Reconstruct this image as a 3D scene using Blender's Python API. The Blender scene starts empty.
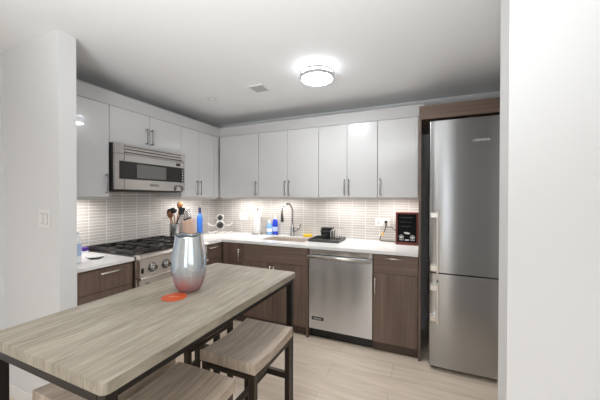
import bpy, bmesh, math, random
from mathutils import Vector, Matrix
random.seed(7)
SC = bpy.context.scene
COL = SC.collection
PI = math.pi

# ------------------------------------------------------------------ camera
cam_d = bpy.data.cameras.new('camera')
cam = bpy.data.objects.new('camera', cam_d); COL.objects.link(cam); SC.camera = cam
yaw, pitch, roll = 0.41, -0.0081, 0.002
fw = Vector((-math.sin(yaw)*math.cos(pitch), math.cos(yaw)*math.cos(pitch), math.sin(pitch)))
rt = Vector((math.cos(yaw), math.sin(yaw), 0)); up = rt.cross(fw)
r2 = math.cos(roll)*rt + math.sin(roll)*up
u2 = math.cos(roll)*up - math.sin(roll)*rt
m = Matrix((r2, u2, -fw)).transposed().to_4x4(); m.translation = Vector((2.7159, -3.2145, 1.3844))
cam.matrix_world = m
cam_d.sensor_width = 36; cam_d.lens = 281.97/600*36; cam_d.clip_start = 0.02

# ------------------------------------------------------------------ world, light, exposure
w = bpy.data.worlds.new('world'); SC.world = w; w.use_nodes = True
w.node_tree.nodes['Background'].inputs[0].default_value = (0.80, 0.90, 1.0, 1)
w.node_tree.nodes['Background'].inputs[1].default_value = 0.6
def area(name, loc, rot, sx, sy, power, color):
    d = bpy.data.lights.new(name, 'AREA'); d.shape = 'RECTANGLE'; d.size = sx; d.size_y = sy
    d.energy = power; d.color = color
    o = bpy.data.objects.new(name, d); COL.objects.link(o); o.location = loc; o.rotation_euler = rot
    return o
# daylight coming in through the two living-room windows behind the camera
area('daylight_rear_window', (3.55, -6.42, 1.2), (PI/2, 0, 0), 1.5, 2.2, 14, (0.97, 0.985, 1.0))
area('daylight_side_window', (4.52, -4.3, 1.45), (PI/2, 0, PI/2), 2.4, 1.7, 9, (0.96, 0.98, 1.0))
# two added fill spots, unseen behind the camera, bounced off the living-room ceiling
def bounce(loc, aim, size, power):
    d = bpy.data.lights.new('ceiling_bounce_fill', 'SPOT'); d.energy = power; d.spot_size = size; d.spot_blend = 1; d.shadow_soft_size = .25; d.color = (.94, .98, 1)
    o = bpy.data.objects.new('ceiling_bounce_fill', d); COL.objects.link(o); o.location = loc
    o.rotation_euler = (Vector(aim)-Vector(loc)).to_track_quat('-Z', 'Y').to_euler()
bounce((2.4, -4.2, 1.0), (2.2, -3.0, 2.4), 1.6, 260)
bounce((2.0, -4.6, 1.2), (1.9, -4.6, 2.4), 2.6, 60)
# added fill spot without a fixture, below the living-room ceiling behind the camera
d = bpy.data.lights.new('living_room_fill', 'SPOT'); d.energy = 72; d.spot_size = 3.0; d.spot_blend = 1; d.shadow_soft_size = .2; d.color = (.97, .985, 1)
o = bpy.data.objects.new('living_room_fill', d); COL.objects.link(o); o.location = (2.0, -4.2, 2.33)
SC.view_settings.view_transform = 'Standard'; SC.view_settings.look = 'None'
SC.view_settings.gamma = 1; SC.view_settings.use_curve_mapping = False
SC.view_settings.exposure = 0.48
SC.cycles.use_denoising = True
SC.cycles.max_bounces = 12; SC.cycles.diffuse_bounces = 8; SC.cycles.glossy_bounces = 6
SC.cycles.sample_clamp_indirect = 6

# ------------------------------------------------------------------ materials
def s2l(c):
    return tuple(((v/255)/12.92 if v/255 <= .04045 else ((v/255+.055)/1.055)**2.4) for v in c) + (1,)
def mat(name, rgb, rough=.5, metal=0, **kw):
    mt = bpy.data.materials.new(name); mt.use_nodes = True
    b = mt.node_tree.nodes['Principled BSDF']
    b.inputs['Base Color'].default_value = s2l(rgb); b.inputs['Roughness'].default_value = rough
    b.inputs['Metallic'].default_value = metal
    for k, v in kw.items(): b.inputs[k.replace('_', ' ')].default_value = v
    return mt
def emit(name, rgb, s):
    mt = mat(name, rgb, .5); b = mt.node_tree.nodes['Principled BSDF']
    b.inputs['Emission Color'].default_value = s2l(rgb); b.inputs['Emission Strength'].default_value = s
    return mt
def grain(name, c0, c1, scale, rough=.5, bump=0., detail=6, c2=None, spread=(.3, .7), rot=(0, 0, 0), fine=0.5):
    """procedural wood: noise stretched along the small component of scale"""
    mt = mat(name, c0, rough); nt = mt.node_tree; N = nt.nodes; L = nt.links; b = N['Principled BSDF']
    tc = N.new('ShaderNodeTexCoord'); mp = N.new('ShaderNodeMapping'); mp.inputs['Scale'].default_value = scale
    mp.inputs['Rotation'].default_value = rot
    L.new(tc.outputs['Object'], mp.inputs['Vector'])
    no = N.new('ShaderNodeTexNoise'); no.inputs['Scale'].default_value = 1; no.inputs['Detail'].default_value = detail
    no.inputs['Roughness'].default_value = .62; no.inputs['Distortion'].default_value = .35
    L.new(mp.outputs[0], no.inputs['Vector'])
    mp2 = N.new('ShaderNodeMapping'); mp2.inputs['Scale'].default_value = tuple(s*.22 for s in scale)
    mp2.inputs['Location'].default_value = (3.1, 1.7, 5.2)
    L.new(tc.outputs['Object'], mp2.inputs['Vector'])
    n2 = N.new('ShaderNodeTexNoise'); n2.inputs['Scale'].default_value = 1; n2.inputs['Detail'].default_value = 3
    L.new(mp2.outputs[0], n2.inputs['Vector'])
    mx = N.new('ShaderNodeMix'); mx.inputs[0].default_value = 1-fine
    L.new(no.outputs['Fac'], mx.inputs[2]); L.new(n2.outputs['Fac'], mx.inputs[3])
    cr = N.new('ShaderNodeValToRGB'); e = cr.color_ramp.elements
    e[0].position = spread[0]; e[0].color = s2l(c0); e[1].position = spread[1]; e[1].color = s2l(c1)
    if c2:
        k = e.new((spread[0]+spread[1])/2); k.color = s2l(c2)
    L.new(mx.outputs[0], cr.inputs[0]); L.new(cr.outputs[0], b.inputs['Base Color'])
    if bump:
        bp = N.new('ShaderNodeBump'); bp.inputs['Strength'].default_value = bump; bp.inputs['Distance'].default_value = .002
        L.new(no.outputs['Fac'], bp.inputs['Height']); L.new(bp.outputs[0], b.inputs['Normal'])
    return mt
def brick(name, axes, bw, bh, mortar, c1, c2, cm, rough, offset=0., bump=.4, graincol=None):
    mt = mat(name, c1, rough); nt = mt.node_tree; N = nt.nodes; L = nt.links; b = N['Principled BSDF']
    tc = N.new('ShaderNodeTexCoord'); sp = N.new('ShaderNodeSeparateXYZ'); cb = N.new('ShaderNodeCombineXYZ')
    L.new(tc.outputs['Object'], sp.inputs[0])
    L.new(sp.outputs[axes[0]], cb.inputs[0]); L.new(sp.outputs[axes[1]], cb.inputs[1])
    bt = N.new('ShaderNodeTexBrick'); bt.offset = offset; bt.squash = 1
    for k, v in (('Scale', 1), ('Mortar Size', mortar), ('Mortar Smooth', .2), ('Bias', 0), ('Brick Width', bw), ('Row Height', bh)):
        bt.inputs[k].default_value = v
    bt.inputs['Color1'].default_value = s2l(c1); bt.inputs['Color2'].default_value = s2l(c2); bt.inputs['Mortar'].default_value = s2l(cm)
    L.new(cb.outputs[0], bt.inputs['Vector'])
    out = bt.outputs['Color']
    if graincol:
        mp = N.new('ShaderNodeMapping'); mp.inputs['Scale'].default_value = graincol
        L.new(tc.outputs['Object'], mp.inputs['Vector'])
        no = N.new('ShaderNodeTexNoise'); no.inputs['Scale'].default_value = 1; no.inputs['Detail'].default_value = 6; no.inputs['Distortion'].default_value = .5
        L.new(mp.outputs[0], no.inputs['Vector'])
        cr = N.new('ShaderNodeValToRGB'); cr.color_ramp.elements[0].position = .3; cr.color_ramp.elements[1].position = .7
        cr.color_ramp.elements[0].color = (.80, .79, .77, 1); cr.color_ramp.elements[1].color = (1, 1, 1, 1)
        L.new(no.outputs['Fac'], cr.inputs[0])
        mx = N.new('ShaderNodeMix'); mx.data_type = 'RGBA'; mx.blend_type = 'MULTIPLY'; mx.inputs[0].default_value = 1
        L.new(out, mx.inputs[6]); L.new(cr.outputs[0], mx.inputs[7]); out = mx.outputs[2]
    L.new(out, b.inputs['Base Color'])
    if bump:
        bp = N.new('ShaderNodeBump'); bp.inputs['Strength'].default_value = bump; bp.inputs['Distance'].default_value = .002; bp.invert = True
        L.new(bt.outputs['Fac'], bp.inputs['Height']); L.new(bp.outputs[0], b.inputs['Normal'])
    return mt
def brushed(name, rgb, scale, rough=.28, var=.03):
    mt = mat(name, rgb, rough, 1.0); nt = mt.node_tree; N = nt.nodes; L = nt.links; b = N['Principled BSDF']
    tc = N.new('ShaderNodeTexCoord'); mp = N.new('ShaderNodeMapping'); mp.inputs['Scale'].default_value = scale
    L.new(tc.outputs['Object'], mp.inputs['Vector'])
    no = N.new('ShaderNodeTexNoise'); no.inputs['Scale'].default_value = 1; no.inputs['Detail'].default_value = 4
    L.new(mp.outputs[0], no.inputs['Vector'])
    mr = N.new('ShaderNodeMapRange'); mr.inputs[3].default_value = rough-var; mr.inputs[4].default_value = rough+var
    L.new(no.outputs['Fac'], mr.inputs[0]); L.new(mr.outputs[0], b.inputs['Roughness'])
    b.inputs['Anisotropic'].default_value = .75; b.inputs['Anisotropic Rotation'].default_value = .25; tg = N.new('ShaderNodeTangent'); tg.direction_type = 'RADIAL'; tg.axis = 'Z'; L.new(tg.outputs[0], b.inputs['Tangent'])
    return mt

M = {}
M['wall'] = mat('white wall paint', (213, 213, 213), .7)
M['ceil'] = mat('white ceiling paint', (224, 225, 226), .8)
M['floor'] = brick('pale oak plank floor', (0, 1), 1.25, .19, .0015, (238, 223, 205), (230, 213, 194), (192, 174, 154), .42, offset=.37, bump=.15, graincol=(3, 26, 1))
M['tile_b'] = brick('stacked glass tile back', (0, 2), .152, .0277, .0021, (190, 186, 180), (180, 175, 169), (236, 234, 231), .16)
M['tile_l'] = brick('stacked glass tile left', (1, 2), .152, .0277, .0021, (190, 186, 180), (180, 175, 169), (236, 234, 231), .16)
M['gloss'] = mat('glossy white lacquer', (202, 202, 202), .25, 0, Coat_Weight=1.0, Coat_Roughness=.02)
M['carcass'] = mat('white melamine', (206, 204, 202), .4)
M['walnut'] = grain('grey brown walnut laminate', (82, 66, 56), (126, 106, 93), (48, 48, 1.6), .38, .05, c2=(103, 85, 74), fine=.6)
M['walnut_h'] = grain('grey brown walnut laminate lying', (84, 68, 57), (124, 104, 90), (1.6, 48, 48), .38, .05, c2=(103, 85, 73), fine=.6)
M['toe'] = mat('dark toe kick', (74, 58, 49), .5)
M['filler'] = mat('pale grey filler paint', (188, 188, 188), .6)
M['quartz'] = mat('white quartz', (222, 221, 219), .22)
M['steel'] = brushed('brushed stainless steel', (172, 172, 172), (200, 200, 2), .22, .03)
M['steel_d'] = brushed('dishwasher stainless steel', (218, 221, 226), (200, 200, 2), .24, .03)
M['steel_h'] = brushed('brushed stainless steel lying', (196, 192, 188), (3, 3, 300), .25)
M['steel_r'] = brushed('range stainless steel', (222, 214, 206), (3, 3, 300), .42, .03)
M['steel_dark'] = mat('dark steel', (92, 92, 92), .35, 1)
M['chrome'] = mat('chrome', (176, 175, 175), .14, 1)
M['nickel'] = mat('satin nickel', (214, 209, 202), .28, 1)
M['pull'] = mat('dark nickel pull', (150, 150, 152), .3, 1)
M['black'] = mat('black plastic', (16, 16, 17), .35)
M['iron'] = mat('black cast iron', (34, 32, 31), .42)
M['enamel'] = mat('black enamel', (58, 56, 54), .2)
M['glassblack'] = mat('black glass', (30, 25, 23), .06)
M['glassgrey'] = mat('grey screen glass', (104, 102, 100), .12)
M['bronze'] = mat('dark bronze metal frame', (62, 54, 48), .35, .75)
M['bronze_k'] = mat('dark bronze metal table frame', (44, 40, 38), .4, .7)
M['oak'] = grain('weathered grey oak', (110, 102, 90), (182, 172, 157), (95, 7, 16), .5, .25, detail=9, c2=(150, 141, 126), fine=.75, spread=(.27, .73))
M['oak_d'] = grain('weathered grey oak seat', (150, 135, 119), (208, 194, 177), (90, 6, 16), .5, .2, detail=9, c2=(180, 165, 148), fine=.7)
M['white'] = mat('white plastic', (222, 221, 219), .35)
M['paper'] = mat('white paper towel', (222, 221, 218), .9)
M['ring'] = mat('brushed nickel lamp ring', (205, 205, 205), .3, 1)
M['lamp'] = emit('frosted lamp glass', (248, 250, 253), 66.0)
M['lampside'] = emit('frosted lamp glass side', (246, 250, 255), 5.0)
M['puck'] = emit('lit puck lens', (255, 244, 230), 6.0)
M['vent'] = mat('grey vent louvers', (176, 176, 176), .6)
M['blue'] = mat('blue plastic', (48, 108, 200), .25)
M['royal'] = mat('royal blue soap', (24, 60, 190), .2)
M['lightblue'] = mat('pale blue soap', (128, 172, 216), .2)
M['cap_navy'] = mat('dark navy cap', (34, 30, 66), .35)
M['purple'] = mat('purple pouch', (74, 44, 132), .4)
M['lblabel'] = mat('blue white label', (176, 194, 226), .4)
M['sponge'] = mat('yellow sponge', (226, 184, 50), .9)
M['tan'] = grain('tan wooden block', (158, 130, 114), (188, 160, 142), (60, 60, 4), .45)
M['spoon'] = grain('brown wooden spoon', (104, 66, 34), (140, 94, 54), (60, 60, 4), .5)
M['cherry'] = grain('cherry red wood', (84, 30, 18), (118, 46, 28), (20, 20, 3), .3)
M['cherry_h'] = grain('cherry red wood lying', (84, 30, 18), (118, 46, 28), (3, 20, 20), .3)
M['face'] = mat('matt black face', (6, 6, 7), .6, 0, Specular_IOR_Level=.15)
M['mark'] = mat('pale printed mark', (214, 214, 210), .5)
M['markdim'] = mat('dim printed mark', (92, 90, 86), .5)
M['orange'] = mat('orange coaster', (208, 84, 38), .4)
M['orange_p'] = mat('pale orange print', (240, 168, 128), .4)
M['cord'] = mat('dark brown cord', (70, 58, 46), .5)
M['yellow'] = mat('yellow tag', (236, 178, 34), .5)
M['knifesteel'] = mat('knife handle steel', (196, 192, 190), .22, 1)
M['wire'] = mat('silver wire', (228, 224, 218), .32, .8)
M['clear'] = mat('clear glass', (240, 246, 246), .03, 0, Transmission_Weight=1.0, IOR=1.3)
M['tray'] = mat('dark grey tray', (70, 69, 68), .4)
M['bottlewhite'] = mat('white bottle', (232, 234, 238), .3)
def vase_mat():
    mt = mat('iridescent vase glass', (200, 210, 220), .1); nt = mt.node_tree; N = nt.nodes; L = nt.links; b = N['Principled BSDF']
    tc = N.new('ShaderNodeTexCoord'); sp = N.new('ShaderNodeSeparateXYZ'); L.new(tc.outputs['Object'], sp.inputs[0])
    mp = N.new('ShaderNodeMapping'); mp.inputs['Scale'].default_value = (26, 26, 2.2); L.new(tc.outputs['Object'], mp.inputs['Vector'])
    no = N.new('ShaderNodeTexNoise'); no.inputs['Scale'].default_value = 1; no.inputs['Detail'].default_value = 2; L.new(mp.outputs[0], no.inputs['Vector'])
    cr = N.new('ShaderNodeValToRGB'); e = cr.color_ramp.elements
    e[0].position = .34; e[0].color = s2l((186, 200, 214)); e[1].position = .68; e[1].color = s2l((246, 244, 240))
    k = e.new(.5); k.color = s2l((222, 230, 236))
    L.new(no.outputs['Fac'], cr.inputs[0])
    ad = N.new('ShaderNodeMath'); ad.operation = 'MULTIPLY_ADD'; ad.inputs[1].default_value = .06
    L.new(no.outputs['Fac'], ad.inputs[0]); L.new(sp.outputs[2], ad.inputs[2])
    mr = N.new('ShaderNodeMapRange'); mr.inputs[1].default_value = .07; mr.inputs[2].default_value = .145; L.new(ad.outputs[0], mr.inputs[0])
    mx = N.new('ShaderNodeMix'); mx.data_type = 'RGBA'; L.new(mr.outputs[0], mx.inputs[0])
    mx.inputs[6].default_value = s2l((216, 170, 166)); L.new(cr.outputs[0], mx.inputs[7])
    L.new(mx.outputs[2], b.inputs['Base Color'])
    mr2 = N.new('ShaderNodeMapRange'); mr2.inputs[1].default_value = .05; mr2.inputs[2].default_value = .15
    mr2.inputs[3].default_value = .2; mr2.inputs[4].default_value = .6; L.new(sp.outputs[2], mr2.inputs[0])
    L.new(mr2.outputs[0], b.inputs['Metallic'])
    b.inputs['Transmission Weight'].default_value = .55; b.inputs['IOR'].default_value = 1.25
    b.inputs['Thin Film Thickness'].default_value = 260; b.inputs['Thin Film IOR'].default_value = 1.45
    return mt
M['vase'] = vase_mat()

# ------------------------------------------------------------------ mesh helpers
def BM(): return bmesh.new()
def box(bm, x0, x1, y0, y1, z0, z1, bev=0, seg=2, rot=None):
    g = bmesh.ops.create_cube(bm, size=1)['verts']
    mtx = Matrix.Translation(((x0+x1)/2, (y0+y1)/2, (z0+z1)/2)) @ Matrix.Diagonal((abs(x1-x0), abs(y1-y0), abs(z1-z0), 1))
    bmesh.ops.transform(bm, matrix=mtx, verts=g)
    if bev:
        ed = list({e for v in g for e in v.link_edges})
        r = bmesh.ops.bevel(bm, geom=ed, offset=min(bev, .49*min(abs(x1-x0), abs(y1-y0), abs(z1-z0))), segments=seg, affect='EDGES', profile=.5)
        g = list({v for f in r['faces'] for v in f.verts} | {v for v in g if v.is_valid})
    if rot is not None: bmesh.ops.transform(bm, matrix=rot, verts=g)
    return bm
def tube(bm, pts, r, seg=10, caps=True, radii=None):
    pts = [Vector(p) for p in pts]; n = len(pts); rings = []
    t0 = (pts[1]-pts[0]).normalized()
    a = Vector((0, 0, 1)) if abs(t0.z) < .9 else Vector((1, 0, 0))
    nrm = t0.cross(a).normalized()
    for i, p in enumerate(pts):
        t = (pts[min(i+1, n-1)]-pts[max(i-1, 0)]).normalized()
        nrm = (nrm - t*nrm.dot(t)).normalized(); b = t.cross(nrm)
        rr = radii[i] if radii else r
        rings.append([bm.verts.new(p+rr*(math.cos(2*PI*k/seg)*nrm+math.sin(2*PI*k/seg)*b)) for k in range(seg)])
    for i in range(n-1):
        for k in range(seg):
            bm.faces.new((rings[i][k], rings[i][(k+1) % seg], rings[i+1][(k+1) % seg], rings[i+1][k])).smooth = True
    if caps:
        bm.faces.new(rings[0][::-1]); bm.faces.new(rings[-1])
    return bm
def torus(bm, c, R, r, n=48, seg=10, sy=1.0, axis='z'):
    rings = []
    for i in range(n):
        th = 2*PI*i/n; ring = []
        for k in range(seg):
            ph = 2*PI*k/seg; d = R+r*math.cos(ph)
            q = Vector((d*math.cos(th), d*math.sin(th)*sy, r*math.sin(ph)))
            if axis == 'y': q = Vector((q.x, q.z, q.y))
            if axis == 'x': q = Vector((q.z, q.x, q.y))
            ring.append(bm.verts.new(q+Vector(c)))
        rings.append(ring)
    for i in range(n):
        for k in range(seg):
            bm.faces.new((rings[i][k], rings[(i+1) % n][k], rings[(i+1) % n][(k+1) % seg], rings[i][(k+1) % seg])).smooth = True
    return bm
def lathe(bm, prof, c=(0, 0, 0), n=40, sx=1, sy=1, axis='z', wob=None):
    """profile of (radius, height) pairs turned about an axis; radius 0 closes the end"""
    c = Vector(c); rings = []
    def put(v):
        if axis == 'y': v = Vector((v.x, -v.z, v.y))
        if axis == 'x': v = Vector((v.z, v.x, v.y))
        return bm.verts.new(v+c)
    for r, z in prof:
        if r <= 1e-6: rings.append([put(Vector((0, 0, z)))])
        else:
            ring = []
            for k in range(n):
                th = 2*PI*k/n; dz = wob(th, z) if wob else 0
                ring.append(put(Vector((r*math.cos(th)*sx, r*math.sin(th)*sy, z+dz))))
            rings.append(ring)
    for a, b in zip(rings, rings[1:]):
        if len(a) == 1 and len(b) == 1: continue
        for k in range(n):
            k2 = (k+1) % n
            if len(a) == 1: bm.faces.new((a[0], b[k2], b[k])).smooth = True
            elif len(b) == 1: bm.faces.new((a[k], a[k2], b[0])).smooth = True
            else: bm.faces.new((a[k], a[k2], b[k2], b[k])).smooth = True
    return bm
def prism(bm, poly, h0, h1, axis='z'):
    """extrude a 2-D outline between two heights along an axis"""
    def P(u, v, h):
        return {'z': (u, v, h), 'y': (u, h, v), 'x': (h, u, v)}[axis]
    a = [bm.verts.new(P(u, v, h0)) for u, v in poly]; b = [bm.verts.new(P(u, v, h1)) for u, v in poly]
    bm.faces.new(a[::-1]); bm.faces.new(b)
    for i in range(len(poly)):
        j = (i+1) % len(poly); bm.faces.new((a[i], a[j], b[j], b[i]))
    return bm
def xform(bm, mtx):
    bmesh.ops.transform(bm, matrix=mtx, verts=bm.verts); return bm

ORG = {}                      # world origin of every parent
def obj(name, bm, mt, parent=None, smooth=True, ang=None):
    bmesh.ops.recalc_face_normals(bm, faces=bm.faces)
    o = Vector((0, 0, 0))
    if parent is not None:
        o = ORG[parent.name]
        bmesh.ops.translate(bm, vec=-o, verts=bm.verts)
    if ang:
        for f in bm.faces: f.smooth = True
    lim = ang or .9
    for e in bm.edges:
        if len(e.link_faces) == 2 and e.link_faces[0].smooth and e.link_faces[1].smooth and e.calc_face_angle(0) > lim: e.smooth = False
    me = bpy.data.meshes.new(name); bm.to_mesh(me); bm.free()
    if isinstance(mt, str): mt = M[mt]
    me.materials.append(mt)
    ob = bpy.data.objects.new(name, me); COL.objects.link(ob)
    if parent is not None: ob.parent = parent
    ORG[ob.name] = o
    return ob
def thing(name, label, cat, loc, group=None):
    o = bpy.data.objects.new(name, None); COL.objects.link(o); o.location = loc; o.empty_display_size = .05
    o['label'] = label; o['category'] = cat
    if group: o['group'] = group
    ORG[o.name] = Vector(loc); return o
def single(name, bm, mt, label, cat, loc, group=None):
    """a thing that is one mesh"""
    bmesh.ops.translate(bm, vec=-Vector(loc), verts=bm.verts)
    o = obj(name, bm, mt); o.location = loc; ORG[o.name] = Vector(loc)
    o['label'] = label; o['category'] = cat
    if group: o['group'] = group
    return o
def struct(name, bm, mt, parent=None):
    o = obj(name, bm, mt, parent, smooth=False)
    if parent is None: o['kind'] = 'structure'
    return o
def copy_thing(root, loc, label):
    r = root.copy(); COL.objects.link(r); r.location = loc; r['label'] = label
    for ch in list(root.children):
        c = ch.copy(); COL.objects.link(c); c.parent = r
        for g in list(ch.children):
            d = g.copy(); COL.objects.link(d); d.parent = c
    return r
def text_bm(s, size, depth=.0006):
    cu = bpy.data.curves.new('t', 'FONT'); cu.body = s; cu.size = size; cu.extrude = depth; cu.align_x = 'CENTER'; cu.align_y = 'CENTER'
    o = bpy.data.objects.new('t', cu); COL.objects.link(o)
    me = bpy.data.meshes.new_from_object(o); bpy.data.objects.remove(o); bpy.data.curves.remove(cu)
    bm = BM(); bm.from_mesh(me); bpy.data.meshes.remove(me); return bm
FACE_B = Matrix(((1, 0, 0, 0), (0, 0, -1, 0), (0, 1, 0, 0), (0, 0, 0, 1)))       # text facing -y
FACE_L = Matrix(((0, 0, 1, 0), (1, 0, 0, 0), (0, 1, 0, 0), (0, 0, 0, 1)))        # text facing +x
# cabinet runs: 'B' stands against the back wall (along = x, depth = -y), 'L' against the left wall (along = y, depth = x)
def fb(bm, run, a0, a1, d0, d1, z0, z1, bev=0):
    if run == 'B': return box(bm, a0, a1, -d1, -d0, z0, z1, bev)
    return box(bm, d0, d1, a0, a1, z0, z1, bev)
def P3(run, a, d, z): return Vector((a, -d, z)) if run == 'B' else Vector((d, a, z))
def bar_handle(run, a, d, z, length, vertical, r=.005, off=.028):
    bm = BM(); h = length/2
    def q(t, dd): return P3(run, a, dd, z+t) if vertical else P3(run, a+t, dd, z)
    tube(bm, [q(-h, d+off), q(h, d+off)], r, 10)
    for t in (-h+.012, h-.012): tube(bm, [q(t, d), q(t, d+off)], r*.9, 8)
    return bm

# ------------------------------------------------------------------ the setting
ZC = 2.40
struct('floor', box(BM(), -.2, 4.8, -6.7, .2, -.1, 0), 'floor')
struct('ceiling', box(BM(), -.2, 4.8, -6.7, .2, ZC, ZC+.1), 'ceil')
struct('wall_back', box(BM(), -.2, 4.8, 0, .15, 0, ZC), 'wall')
struct('wall_left', box(BM(), -.15, 0, -6.7, 0, 0, ZC), 'wall')
struct('wall_pier', box(BM(), 0, .681, -2.222, -2.126, 0, ZC), 'wall')
struct('wall_wing', box(BM(), 2.987, 4.8, -2.035, -1.913, 0, ZC), 'wall')
struct('wall_alcove', box(BM(), 3.44, 3.55, -1.913, 0, 0, ZC), 'wall')
def holed(run, a0, a1, h0, h1, d0, d1, w0, w1):
    bm = BM()
    for q in ((a0, h0, 0, ZC), (h1, a1, 0, ZC), (h0, h1, 0, w0), (h0, h1, w1, ZC)):
        if run == 'y': box(bm, q[0], q[1], d0, d1, q[2], q[3])
        else: box(bm, d0, d1, q[0], q[1], q[2], q[3])
    return bm
struct('wall_rear', holed('y', -.2, 4.8, 2.75, 4.35, -6.7, -6.5, .06, 2.35), 'wall')
struct('wall_right', holed('x', -6.5, -2.035, -5.6, -3.0, 4.6, 4.8, .5, 2.3), 'wall')
def window(n, run, a0, a1, d, z0, z1, mid):
    bm = BM(); t = .05
    def bb(p0, p1, q0, q1):
        if run == 'y': box(bm, p0, p1, d-.04, d+.04, q0, q1, .004)
        else: box(bm, d-.04, d+.04, p0, p1, q0, q1, .004)
    bb(a0, a1, z0, z0+t); bb(a0, a1, z1-t, z1); bb(a0, a0+t, z0+t, z1-t); bb(a1-t, a1, z0+t, z1-t)
    for k in mid: bb(k-t/2, k+t/2, z0+t, z1-t)
    o = struct('window_%d' % n, bm, 'white')
window(1, 'y', 2.75, 4.35, -6.6, .06, 2.35, (3.55,))
window(2, 'x', -5.6, -3.0, 4.7, .5, 2.3, (-4.3,))
# filler strip above the wall cabinets
bm = BM()
box(bm, .32, .343, -2.126, -.343, 2.15, 2.262); box(bm, .343, 2.722, -.343, -.32, 2.15, 2.262); box(bm, 2.70, 2.722, -.32, 0, 2.157, 2.262)
struct('trim_1', bm, 'filler')
# tiled splashback
struct('trim_2', box(BM(), .008, 2.685, -.008, 0, .914, 1.40), 'tile_b')
bm = BM(); box(bm, 0, .008, -2.126, -.0, .86, 1.46)
struct('trim_3', bm, 'tile_l')
struct('baseboard_pier', box(BM(), 0, .690, -2.234, -2.222, 0, .09, .003), 'white')

# ------------------------------------------------------------------ wall cabinets
UZ0, UZ1, UD = 1.388, 2.149, .343
GC = 'white wall cabinets'
def upper(run, a0, a1, doors, label, z0=UZ0, filler=None, rail=True, rail_from=None):
    t = thing('wall_cabinet', label, 'cabinet', P3(run, (a0+a1)/2, 0, z0), GC)
    obj('body', fb(BM(), run, a0+.0005, a1-.0005, .0095 if z0 < 1.5 else .0095, UD-.021, z0+.004, UZ1), 'carcass', t)
    for (d0, d1, hs) in doors:
        dr = obj('door', fb(BM(), run, d0+.0016, d1-.0016, UD-.019, UD, z0, UZ1-.002, .0012), 'gloss', t)
        if hs is not None: obj('handle', bar_handle(run, hs, UD, z0+(.107 if z0 < 1.5 else .107), .165 if z0 < 1.5 else .15, True), 'pull', dr)
    if filler: obj('filler', fb(BM(), run, filler[0]+.001, filler[1]-.001, UD-.019, UD, z0, UZ1-.002), 'gloss', t)
    if rail: obj('light_rail', fb(BM(), run, a0+.0005 if rail_from is None else rail_from, a1-.0005, UD-.05, UD-.03, z0-.018, z0+.003), 'carcass', t)
    return t
upper('L', -2.124, -1.706, [(-2.124, -1.706, -1.738)], 'tall single-door glossy white wall cabinet left of the microwave, beside the white pier')
upper('L', -1.704, -.951, [(-1.704, -1.328, -1.370), (-1.328, -.951, -1.316)], 'short two-door glossy white wall cabinet directly above the microwave', z0=1.842, rail=False)
upper('L', -.949, -.345, [(-.949, -.689, -.734), (-.689, -.437, -.676)], 'two-door glossy white wall cabinet between the microwave and the room corner', filler=(-.437, -.345))
upper('B', .346, .930, [(.358, .930, .902)], 'wide single-door white wall cabinet right of the corner, above the silver cup stand', rail_from=.36)
upper('B', .932, 1.684, [(.932, 1.313, 1.288), (1.313, 1.684, 1.340)], 'two-door white wall cabinet above the sink faucet')
upper('B', 1.686, 2.304, [(1.686, 1.997, 1.974), (1.997, 2.304, 2.018)], 'two-door white wall cabinet above the dish drying tray')
upper('B', 2.306, 2.684, [(2.306, 2.676, 2.332)], 'single-door white wall cabinet at the right end, against the refrigerator panel')
def puck(x, y, label):
    z = 1.392
    t = thing('under_cabinet_light', label, 'light', (x, y, z-.012), 'lights under the wall cabinets')
    obj('housing', lathe(BM(), [(0, z), (.042, z), (.042, z-.012), (.034, z-.013), (.034, z-.008), (0, z-.008)], (x, y, 0), 28), 'white', t)
    obj('lens', lathe(BM(), [(0, z-.009), (.033, z-.009), (.031, z-.016), (0, z-.017)], (x, y, 0), 28), 'puck', t)
    d = bpy.data.lights.new('under_cabinet_bulb', 'AREA'); d.shape = 'RECTANGLE'; d.energy = 1.7 if y > -.3 else 1.9; d.color = (1, .965, .945)
    d.size, d.size_y = (.42, .03) if y > -.3 else (.03, .36)
    o = bpy.data.objects.new('under_cabinet_bulb', d); COL.objects.link(o); o.parent = t; o.location = (0, 0, -.010)
puck(.611, -.20, 'round lit puck light under the wall cabinet nearest the room corner')
puck(1.157, -.20, 'round lit puck light under the wall cabinet above the sink')
puck(1.896, -.20, 'round lit puck light under the wall cabinet above the dish tray')
puck(2.48, -.20, 'round lit puck light above the red wooden framed radio')
puck(.17, -1.88, 'round lit puck light under the wall cabinet beside the white pier')
puck(.22, -.66, 'round lit puck light above the knife block')

# ------------------------------------------------------------------ base cabinets
BD = .63; DZ0, DZ1 = .092, .880
def base(run, a0, a1, label, fronts, name='base_cabinet', depth_in=.009, toe=(None, None), body1=None):
    t = thing(name, label, 'cabinet', P3(run, (a0+a1)/2, 0, 0), 'walnut base cabinets')
    obj('body', fb(BM(), run, a0+.0005, a1-.0005, depth_in, BD-.021, DZ0, body1 or .885), 'walnut', t)
    ta, tb = toe
    obj('toe_kick', fb(BM(), run, (ta if ta is not None else a0+.0005), (tb if tb is not None else a1-.0005), BD-.06, BD-.045, .0, DZ0), 'toe', t)
    for f in fronts:
        kind, f0, f1, z0, z1, h = f
        dr = obj('drawer' if kind == 'drawer' else 'false_front' if kind == 'panel' else 'door',
                 fb(BM(), run, f0+.0016, f1-.0016, BD-.019, BD, z0+.0016, z1-.0016, .001),
                 ('walnut_h' if run == 'B' else 'walnut') if kind != 'door' else 'walnut', t)
        if h: obj('handle', bar_handle(run, h[0], BD, h[1], h[2], h[3], .0055), 'nickel', dr)
    return t
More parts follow.
